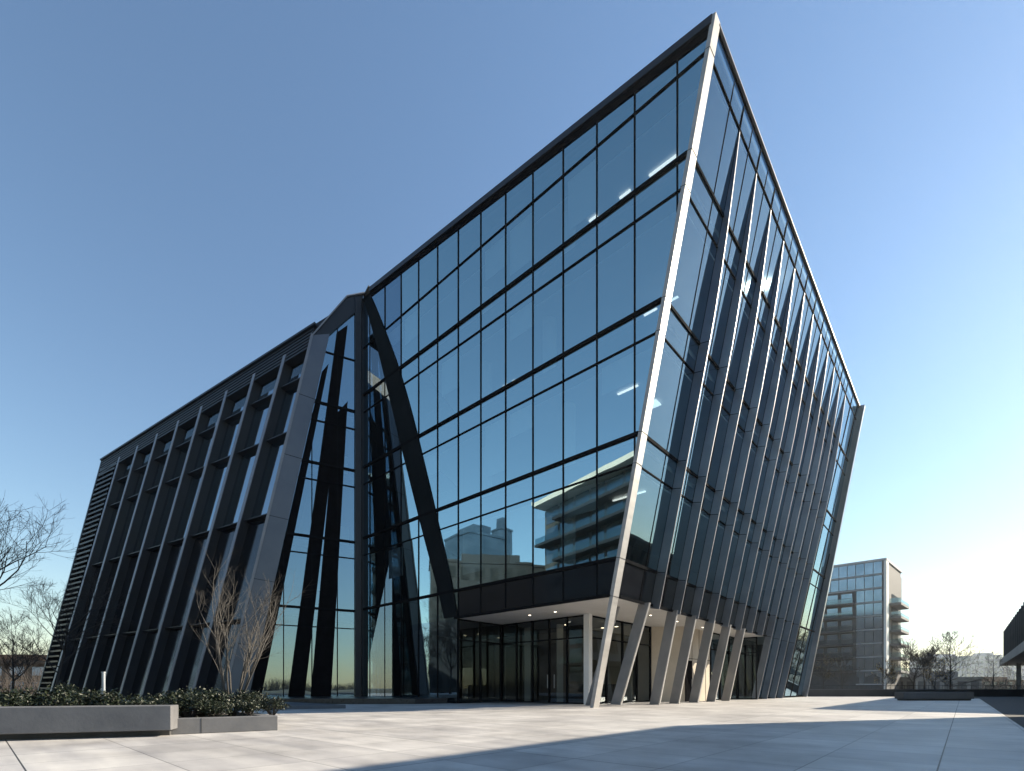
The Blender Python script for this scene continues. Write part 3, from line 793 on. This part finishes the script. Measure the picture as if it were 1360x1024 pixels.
grow_tree('bare_tree', 21, 11.8, 'spread', 'bark_dark', 'large bare spreading tree cut by the left edge of the picture', LG_, (-31.9, 28.5, 0), trunk_r=.21, minr=.010, dens=1.0)
grow_tree('bare_tree', 22, 9.6, 'spread', 'bark_dark', 'smaller bare tree between the spreading tree and the louvred wing end', LG_, (-35.5, 38.5, 0), minr=.009)
grow_tree('bare_tree', 23, 8.0, 'spread', 'bark_dark', 'small dark bare tree low at the far left, before the brown blocks', LG_, (-44.5, 44, 0), minr=.011)
grow_tree('multi_stem_shrub', 24, 3.55, 'multistem', 'bark_warm', 'bare multi-stemmed ornamental tree with thin brown twigs in the concrete planter', None, (-6.75, 11.9, .22), trunk_r=.028)
RG = 'trees at the far edge of the plaza'
grow_tree('conical_tree', 31, 8.0, 'conical', 'bark_dark', 'tall conical bare tree standing behind the bench, right of its centre', RG, (56.2, 63.3, 0), trunk_r=.12)
grow_tree('conical_tree', 32, 6.0, 'conical', 'bark_dark', 'smaller conical bare tree before the pale right-hand tower', RG, (68.2, 70, 0), dens=.75)
grow_tree('conical_tree', 33, 5.5, 'conical', 'bark_dark', 'conical bare tree partly hidden under the cantilevered pavilion', RG, (74.6, 73, 0), dens=.6)
grow_tree('bare_tree', 34, 6.6, 'spread', 'bark_dark', 'dense dark bare tree behind the left end of the bench', RG, (49.6, 61, 0), dens=1.15)
grow_tree('bare_tree', 35, 6.8, 'spread', 'bark_dark', 'loose bare tree between the bench tree and the conical tree', RG, (58.5, 70, 0), dens=.9)
grow_tree('autumn_tree', 36, 5.0, 'spread', 'bark_dark', 'small tree with yellow autumn leaves behind the bench', RG, (53.6, 62.5, 0), 'leaf_yellow', 420, dens=.8)
grow_tree('autumn_tree', 37, 4.3, 'spread', 'bark_dark', 'olive leaved small tree before the balcony block corner', RG, (47.0, 62.0, 0), 'leaf_yellow', 380, dens=.8)
grow_tree('autumn_tree', 38, 5.2, 'spread', 'bark_dark', 'thin leafed tree beside the leaning end post', RG, (41.6, 66, 0), 'leaf_olive', 300, dens=.8)
grow_tree('bare_tree', 39, 6.6, 'spread', 'bark_dark', 'slim bare tree in front of the balconies', RG, (45.5, 68, 0), dens=.7)

# ------------------------------------------------------------------ far side of the plaza
b = empty('stone_bench', (31.0, 36, 0), label='long dark block bench on the plaza in front of the bare trees', cat='bench')
mb = MB(); mb.box((31.0, 36.3, .12), (5.1, .9, .5)); mb.build('seat', M['bench'], b, b.location, bevel=.02)
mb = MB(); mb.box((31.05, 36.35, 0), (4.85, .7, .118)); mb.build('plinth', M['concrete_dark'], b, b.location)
b = empty('boundary_wall', (45, 53, 0), label='low dark wall closing the far side of the plaza', cat='wall')
mb = MB(); mb.box((50, 53, 0), (44, .35, .72)); mb.build('wall', M['wall_dark'], b, b.location)
mb = MB(); mb.box((50, 53, .722), (44.1, .45, .07)); mb.build('coping', M['bench'], b, b.location)
for i, x in enumerate((57.8, 61.0, 64.2)):
    o = MB(); o.box((x, 52.2, 0), (.35, .35, 1.05)); o.box((x, 52.2, 1.05), (.42, .42, .06))
    o.build('gate_pier', M['wall_dark'], None, (x, 52.2, 0))
    tag(bpy.context.scene.collection.objects[-1], ['left', 'middle', 'right'][i]+' dark square pier at the far right end of the low wall', 'pier', 'piers by the service road')
f = MB()
for i in range(60): f.bar((31+i*.55, 57, 0), (31+i*.55, 57, 1.25), V((.03, 0, 0)), V((0, .03, 0)))
f.bar((31, 57, 1.2), (63.5, 57, 1.2), V((0, .05, 0)), UP*.05); f.bar((31, 57, .2), (63.5, 57, .2), V((0, .05, 0)), UP*.05)
tag(f.build('railing', M['steel'], None, (47, 57, 0)), 'thin dark steel railing behind the low wall and trees', 'railing')

# apartment block with balconies
C0 = V((79.5, 105, 0)); AX = V((-.7383, .6745, 0)); AY = V((.73, .683, 0))
ab = empty('apartment_block', C0, label='glass apartment block with balconies beyond the plaza, right of the leaning building', cat='building')
def AP(a, b_, z): return C0 + AX*a + AY*b_ + UP*z
def apart(mb, name, mat, parent=None, **k): return mb.build(name, M[mat], parent or ab, C0, **k)
H = 28.6; FH = 2.95
mb = MB(); mb.prism([AP(.1, .1, 0), AP(34, .1, 0), AP(34, 17, 0), AP(.1, 17, 0)], UP*(H-.4)); apart(mb, 'core_wall', 'far_dark')
mb = MB(); mb.prism([AP(-.15, -.2, H-.5), AP(34.2, -.2, H-.5), AP(34.2, 17.2, H-.5), AP(-.15, 17.2, H-.5)], UP*.5); apart(mb, 'roof', 'far_grey')
mb = MB(); mb.prism([AP(-.12, -.15, 0), AP(.35, -.15, 0), AP(.35, .4, 0), AP(-.12, .4, 0)], UP*(H-.5)); apart(mb, 'corner_pier', 'far_white')
mb = MB(); mb.prism([AP(-.1, .5, 4), AP(-.1, 2.4, 4), AP(.05, 2.4, 4), AP(.05, .5, 4)], UP*(H-4.5)); apart(mb, 'side_panel', 'far_white')
mb = MB(); mb.prism([AP(.5, 15, 22), AP(5, 15, 22), AP(5, 21, 22), AP(.5, 21, 22)], UP*5.6); apart(mb, 'stair_tower', 'pav_dark')
mb = MB(); mb.prism([AP(.5, 15, 0), AP(5, 15, 0), AP(5, 17.5, 0), AP(.5, 17.5, 0)], UP*22); apart(mb, 'stair_tower', 'pav_dark')
for fl in range(9):
    z0 = 1.6+fl*FH
    if z0+FH > H-.2: break
    full = fl >= 7
    a_hi = 33.5 if full else 5.3
    n = max(3, int((a_hi-.7)/1.5))
    for i in range(n):
        w = MB()
        a0 = .7+i*(a_hi-.7)/n; a1 = a0+(a_hi-.7)/n-.12
        w.prism([AP(a0, -.02, z0+.35), AP(a1, -.02, z0+.35), AP(a1, -.02, z0+FH-.12), AP(a0, -.02, z0+FH-.12)], AY*.1)
        apart(w, 'window', 'far_glass')
    s_ = MB(); s_.prism([AP(.65, -.08, z0), AP(a_hi, -.08, z0), AP(a_hi, -.08, z0+.26), AP(.65, -.08, z0+.26)], AY*.15); apart(s_, 'floor_band', 'far_grey')
    if not full and fl >= 1:
        for i in range(10):
            w = MB(); a0 = 6.0+i*2.7; w.prism([AP(a0, .06, z0+.1), AP(a0+2.0, .06, z0+.1), AP(a0+2.0, .06, z0+2.5), AP(a0, .06, z0+2.5)], AY*.03)
            apart(w, 'balcony_window', 'far_glass')
        w = MB(); w.prism([AP(5.5, -1.3, z0-.12), AP(34, -1.3, z0-.12), AP(34, .1, z0-.12), AP(5.5, .1, z0-.12)], UP*.4); bal = apart(w, 'balcony', 'far_dark')
        w = MB(); w.prism([AP(5.6, -1.25, z0+.3), AP(33.9, -1.25, z0+.3), AP(33.9, -1.25, z0+1.25), AP(5.6, -1.25, z0+1.25)], AY*.03); apart(w, 'rail', 'rail_glass', bal)
        w = MB(); w.bar(AP(5.6, -1.25, z0+1.29), AP(33.9, -1.25, z0+1.29), AY*.06, UP*.06); apart(w, 'handrail', 'far_dark', bal)
        w = MB(); w.prism([AP(-1.9, 4.2, z0-.3), AP(.1, 4.2, z0-.3), AP(.1, 14, z0-.3), AP(-1.9, 14, z0-.3)], UP*.5); bal = apart(w, 'balcony', 'far_wall')
        w = MB(); w.prism([AP(-1.9, 4.25, z0+.2), AP(-1.9, 13.9, z0+.2), AP(-1.9, 13.9, z0+.85), AP(-1.9, 4.25, z0+.85)], AX*.05); w.prism([AP(-1.85, 4.25, z0+.2), AP(.05, 4.25, z0+.2), AP(.05, 4.25, z0+1.2), AP(-1.85, 4.25, z0+1.2)], AY*.04); apart(w, 'rail', 'rail_glass', bal)
        w = MB(); w.prism([AP(.0, 6.4, z0+.1), AP(.0, 13.6, z0+.1), AP(.0, 13.6, z0+2.5), AP(.0, 6.4, z0+2.5)], AX*.08); apart(w, 'side_window', 'pav_glass')
for i in range(9):
    w = MB()
    a0 = 1.0+i*3.7
    w.prism([AP(a0, -.03, .1), AP(a0+2.6, -.03, .1), AP(a0+2.6, -.03, 3.2), AP(a0+1.3, -.03, 4.0), AP(a0, -.03, 3.2)], AY*.1)
    apart(w, 'ground_window', 'far_dark')

def simple_block(name, c, ax, size, mat, label, rows=6, cols=6, win='far_glass', group=None, fill=.18):
    "a far building: wall, roof with parapet and plant box, windows"
    c = V(c); ax = V((*ax, 0)).normalized(); ay = V((-ax.y, ax.x, 0)); w, d_, h = size
    r_ = empty(name, c, label=label, cat='building', group=group)
    P = lambda a, b_, z: c + ax*a + ay*b_ + UP*z
    mb = MB(); mb.prism([P(-w/2, 0, 0), P(w/2, 0, 0), P(w/2, d_, 0), P(-w/2, d_, 0)], UP*h); mb.build('wall', M[mat], r_, c)
    mb = MB(); mb.prism([P(-w/2-.2, -.2, h), P(w/2+.2, -.2, h), P(w/2+.2, d_+.2, h), P(-w/2-.2, d_+.2, h)], UP*.5)
    mb.prism([P(-w*.22, d_*.2, h+.5), P(w*.25, d_*.2, h+.5), P(w*.25, d_*.8, h+.5), P(-w*.22, d_*.8, h+.5)], UP*max(1.2, h*.07)); mb.build('roof', M[mat], r_, c)
    def win_(pts, off):
        mb = MB(); mb.prism(pts, off); mb.build('window', M[win], r_, c)
    for i in range(rows):
        z0 = h*(i+fill*1.3)/rows; z1 = h*(i+1-fill)/rows
        for j in range(cols):
            a0 = -w/2+w*(j+fill)/cols; a1 = -w/2+w*(j+1-fill)/cols
            win_([P(a0, -.04, z0), P(a1, -.04, z0), P(a1, -.04, z1), P(a0, -.04, z1)], ay*.06)
        nd = min(max(2, int(d_/w*cols)), (96//rows-cols))
        for j in range(nd):
            b0 = d_*(j+fill)/nd; b1 = d_*(j+1-fill)/nd; sx = -w/2-.04
            win_([P(sx, b0, z0), P(sx, b1, z0), P(sx, b1, z1), P(sx, b0, z1)], ax*.06)
    return r_
FB = 'hazy buildings on the right horizon'
simple_block('far_tower', (488, 550, 0), (1, -.05), (44, 30, 36), 'hazed_block', 'hazy grey block behind the tall conical bare tree', 6, 8, group=FB)
simple_block('far_tower', (582, 600, 0), (1, -.1), (26, 24, 41), 'hazed_block', 'pale narrow tower right of the conical tree', 7, 5, group=FB)
simple_block('far_tower', (618, 600, 0), (1, -.2), (28, 24, 34), 'hazed_block', 'pale tower low under the cantilevered pavilion', 7, 5, group=FB)
simple_block('low_house', (99, 112, 0), (1, 0), (15, 9, 3.0), 'far_wall', 'low flat roofed house behind the conical bare tree', 1, 5, 'far_dark', group=FB)
simple_block('far_tower', (165, 200, 0), (1, 0), (26, 12, 7.5), 'far_wall', 'broad low block glimpsed behind the dark bare trees', 3, 9, group=FB)
simple_block('far_tower', (187, 190, 0), (1, 0), (24, 12, 3.6), 'brown', 'low brown block at the far right behind the smaller conical tree', 2, 8, group=FB)
LB = 'brown buildings on the left horizon'
simple_block('brown_block', (-82, 80, 0), (1, .1), (20, 12, 4.8), 'brown', 'low brown building at the left edge behind the bare trees', 2, 6, 'far_white', group=LB)
simple_block('brown_block', (-98, 104, 0), (1, 0), (40, 12, 6.2), 'far_wall', 'long grey brown building behind the low brown one', 2, 12, 'far_dark', group=LB)

# cantilevered pavilion along the service road (unseen near wing and its link added for the foreground shadow)
pv = empty('pavilion', (80.2, 80, 0), label='dark flat roofed pavilion with a cantilevered upper floor at the right edge', cat='building')
def UV(u, v, z): return U2(u, v)+UP*z
def pvp(mb, name, mat): return mb.build(name, M[mat], pv, pv.location)
mb = MB(); mb.prism([UV(-5.2, 42, 5.6), UV(-5.2, 113, 5.6), UV(-22, 113, 5.6), UV(-22, 42, 5.6)], UP*4.4); pvp(mb, 'upper_floor', 'pav_dark')
mb = MB(); mb.prism([UV(-4.4, 41, 4.6), UV(-4.4, 116, 4.6), UV(-22.5, 116, 4.6), UV(-22.5, 41, 4.6)], UP*1.0); pvp(mb, 'floor_slab', 'pav_grey')
mb = MB(); mb.prism([UV(-5.0, 41.8, 10.0), UV(-5.0, 113.2, 10.0), UV(-22.2, 113.2, 10.0), UV(-22.2, 41.8, 10.0)], UP*.25); pvp(mb, 'roof', 'pav_grey')
for i in range(24):
    mb = MB(); v = 42.5+i*2.94
    mb.prism([UV(-5.17, v, 6.0), UV(-5.17, v+2.5, 6.0), UV(-5.17, v+2.5, 9.6), UV(-5.17, v, 9.6)], U2(.06, 0)); pvp(mb, 'window', 'pav_glass')
    mb = MB(); mb.prism([UV(-5.16, v-.3, 5.62), UV(-5.16, v-.12, 5.62), UV(-5.16, v-.12, 9.95), UV(-5.16, v-.3, 9.95)], U2(.55, 0)); pvp(mb, 'window_fin', 'pav_dark')
mb = MB(); mb.prism([UV(-12, 64, 0), UV(-12, 100, 0), UV(-21, 100, 0), UV(-21, 64, 0)], UP*4.6); pvp(mb, 'ground_floor', 'pav_dark')
for v in (66, 80, 94, 108):
    mb = MB(); mb.box(UV(-6.2, v, 0), (.5, .5, 4.6), rot); pvp(mb, 'column', 'pav_grey')
mb = MB(); mb.prism([UV(-5.4, 13, 0), UV(-5.4, 30, 0), UV(-22, 30, 0), UV(-22, 13, 0)], UP*10.9); pvp(mb, 'unseen_shadow_wing', 'pav_dark')  # unseen block, placed and sized to throw shadow over the near paving
mb = MB(); mb.prism([UV(-10, 30.05, 0), UV(-10, 40.9, 0), UV(-14, 40.9, 0), UV(-14, 30.05, 0)], UP*2.6); pvp(mb, 'link_passage', 'pav_dark')
for r_ in range(2):
    mb = MB()
    for i in range(5):
        v = 13.3+i*3.1; mb.prism([UV(-5.37, v, 1+r_*4.8), UV(-5.37, v+2.6, 1+r_*4.8), UV(-5.37, v+2.6, 4.4+r_*4.8), UV(-5.37, v, 4.4+r_*4.8)], U2(.06, 0))
    pvp(mb, 'window', 'pav_glass')

# ------------------------------------------------------------------ the city behind the photographer, seen mirrored in the glass
MG = 'city buildings mirrored in the front glass'
c = V((-63.2, 16, 0)); e = V((-43, 4.7, 0)); ax = (e-c).normalized(); ayv = V((ax.y, -ax.x, 0))
if ayv.dot(V((-.675, -.738, 0))) < 0: ayv = -ayv
mbk = empty('balcony_block', c, label='glass block with deep balconies and pale roof edge, mirrored in the front glass', cat='building', group=MG)
MP = lambda a, b_, z: c + ax*a + ayv*b_ + UP*z
mp = lambda mb, name, mat, parent=None: mb.build(name, M[mat], parent or mbk, c)
L_ = 40
mb = MB(); mb.prism([MP(0, 2, 0), MP(L_, 2, 0), MP(L_, 14, 0), MP(0, 14, 0)], UP*33.5); mp(mb, 'wall', 'far_dark')
mb = MB(); mb.prism([MP(-.8, -.4, 34), MP(L_+.5, -.4, 34), MP(L_+.5, 15, 34), MP(-.8, 15, 34)], UP*.8); mp(mb, 'roof', 'far_white')
for fl in range(9):
    z0 = 2+fl*3.6
    for i in range(10):
        w = MB()
        a0 = .4+i*3.9; w.prism([MP(a0, 1.95, z0+.2), MP(a0+3.3, 1.95, z0+.2), MP(a0+3.3, 1.95, z0+3.0), MP(a0, 1.95, z0+3.0)], ayv*.1)
        mp(w, 'window', 'far_glass')
    w = MB(); x0 = 0 if fl % 2 else 5
    w.prism([MP(x0-.5, 0, z0-.4), MP(L_, 0, z0-.4), MP(L_, 2, z0-.4), MP(x0-.5, 2, z0-.4)], UP*.45); bal = mp(w, 'balcony', 'granite')
    w = MB(); w.prism([MP(x0-.4, .05, z0+.05), MP(L_, .05, z0+.05), MP(L_, .05, z0+1.1), MP(x0-.4, .05, z0+1.1)], ayv*.03); mp(w, 'rail', 'rail_glass', bal)
simple_block('city_tower', (-94.6, 23.4, 0), (.55, .84), (11, 11, 38), 'far_glass', 'square glass tower mirrored low in the front glass', 11, 8, 'far_glass', group=MG, fill=.05)
simple_block('city_tower', (-112, 17.5, 0), (.6, .8), (4, 4, 45), 'far_glass', 'slim dark tower mirrored between the two glass blocks', 12, 2, 'far_glass', group=MG, fill=.06)
for k, (x, y, h_) in enumerate([(-50, 31, 12), (-47, 24, 11), (-58, 25, 12.5), (-44, 35, 9.5)]):
    grow_tree('bare_tree', 61+k, h_, 'spread', 'bark_dark', ['wide', 'slim', 'tall', 'low'][k]+' bare tree mirrored in the glass of the folded notch', 'bare trees mirrored in the notch glass', (x, y, 0), minr=.012)
simple_block('low_block', (-74, 23, 0), (.1, 1), (26, 8, 26), 'granite', 'grey low block mirrored at the foot of the front glass', 6, 9, 'pav_glass', group=MG)
# far treelines that read as one mass
def treeline(name, x0, x1, y, h, label, seed):
    rnd = random.Random(seed); mb = MB(); n = int(abs(x1-x0)*26/(abs(y)/60))
    for _ in range(n):
        x = rnd.uniform(x0, x1); hh = h*(.45+.55*abs(math.sin(x*.13+seed)*math.cos(x*.041)))*rnd.uniform(.5, 1)
        p = V((x, y+rnd.uniform(-6, 6), 0)); d_ = V((rnd.gauss(0, .25), rnd.gauss(0, .25), 1))
        mb.tube([p, p+d_*hh*.5, p+d_*hh+V((rnd.gauss(0, .4), 0, 0))], [.09*abs(y)/100, .05*abs(y)/100, .02*abs(y)/100], 3)
    tag(mb.build(name, M['bark_dark'], None, (0, y, 0)), label, 'treeline', kind='stuff')
treeline('far_treeline', 60, 190, 150, 4.5, 'distant bare treeline low on the right horizon', 2)
treeline('far_treeline', -60, 160, -130, 7, 'distant bare treeline mirrored low in the left notch glass', 9)
treeline('far_treeline', -170, -60, 75, 4.5, 'distant bare scrub and treeline low on the left horizon', 5)

# ------------------------------------------------------------------ air
HAZE = .00022
hz = MB(); hz.box((0, 350, -1.1), (1620, 1320, 54))
hm, hn, hl, hp = new_mat('air haze'); hn.remove(hp)
pv_ = hn.new('ShaderNodeVolumePrincipled'); pv_.inputs['Color'].default_value = (.86, .92, 1, 1); pv_.inputs['Density'].default_value = HAZE; pv_.inputs['Anisotropy'].default_value = .65
hl.new(pv_.outputs[0], hn['Material Output'].inputs['Volume'])
M['haze'] = hm
tag(hz.build('haze', hm), 'pale even haze in the air over the whole place', 'haze', kind='stuff')

print('objects', len(bpy.data.objects), 'faces', sum(len(m.polygons) for m in bpy.data.meshes))
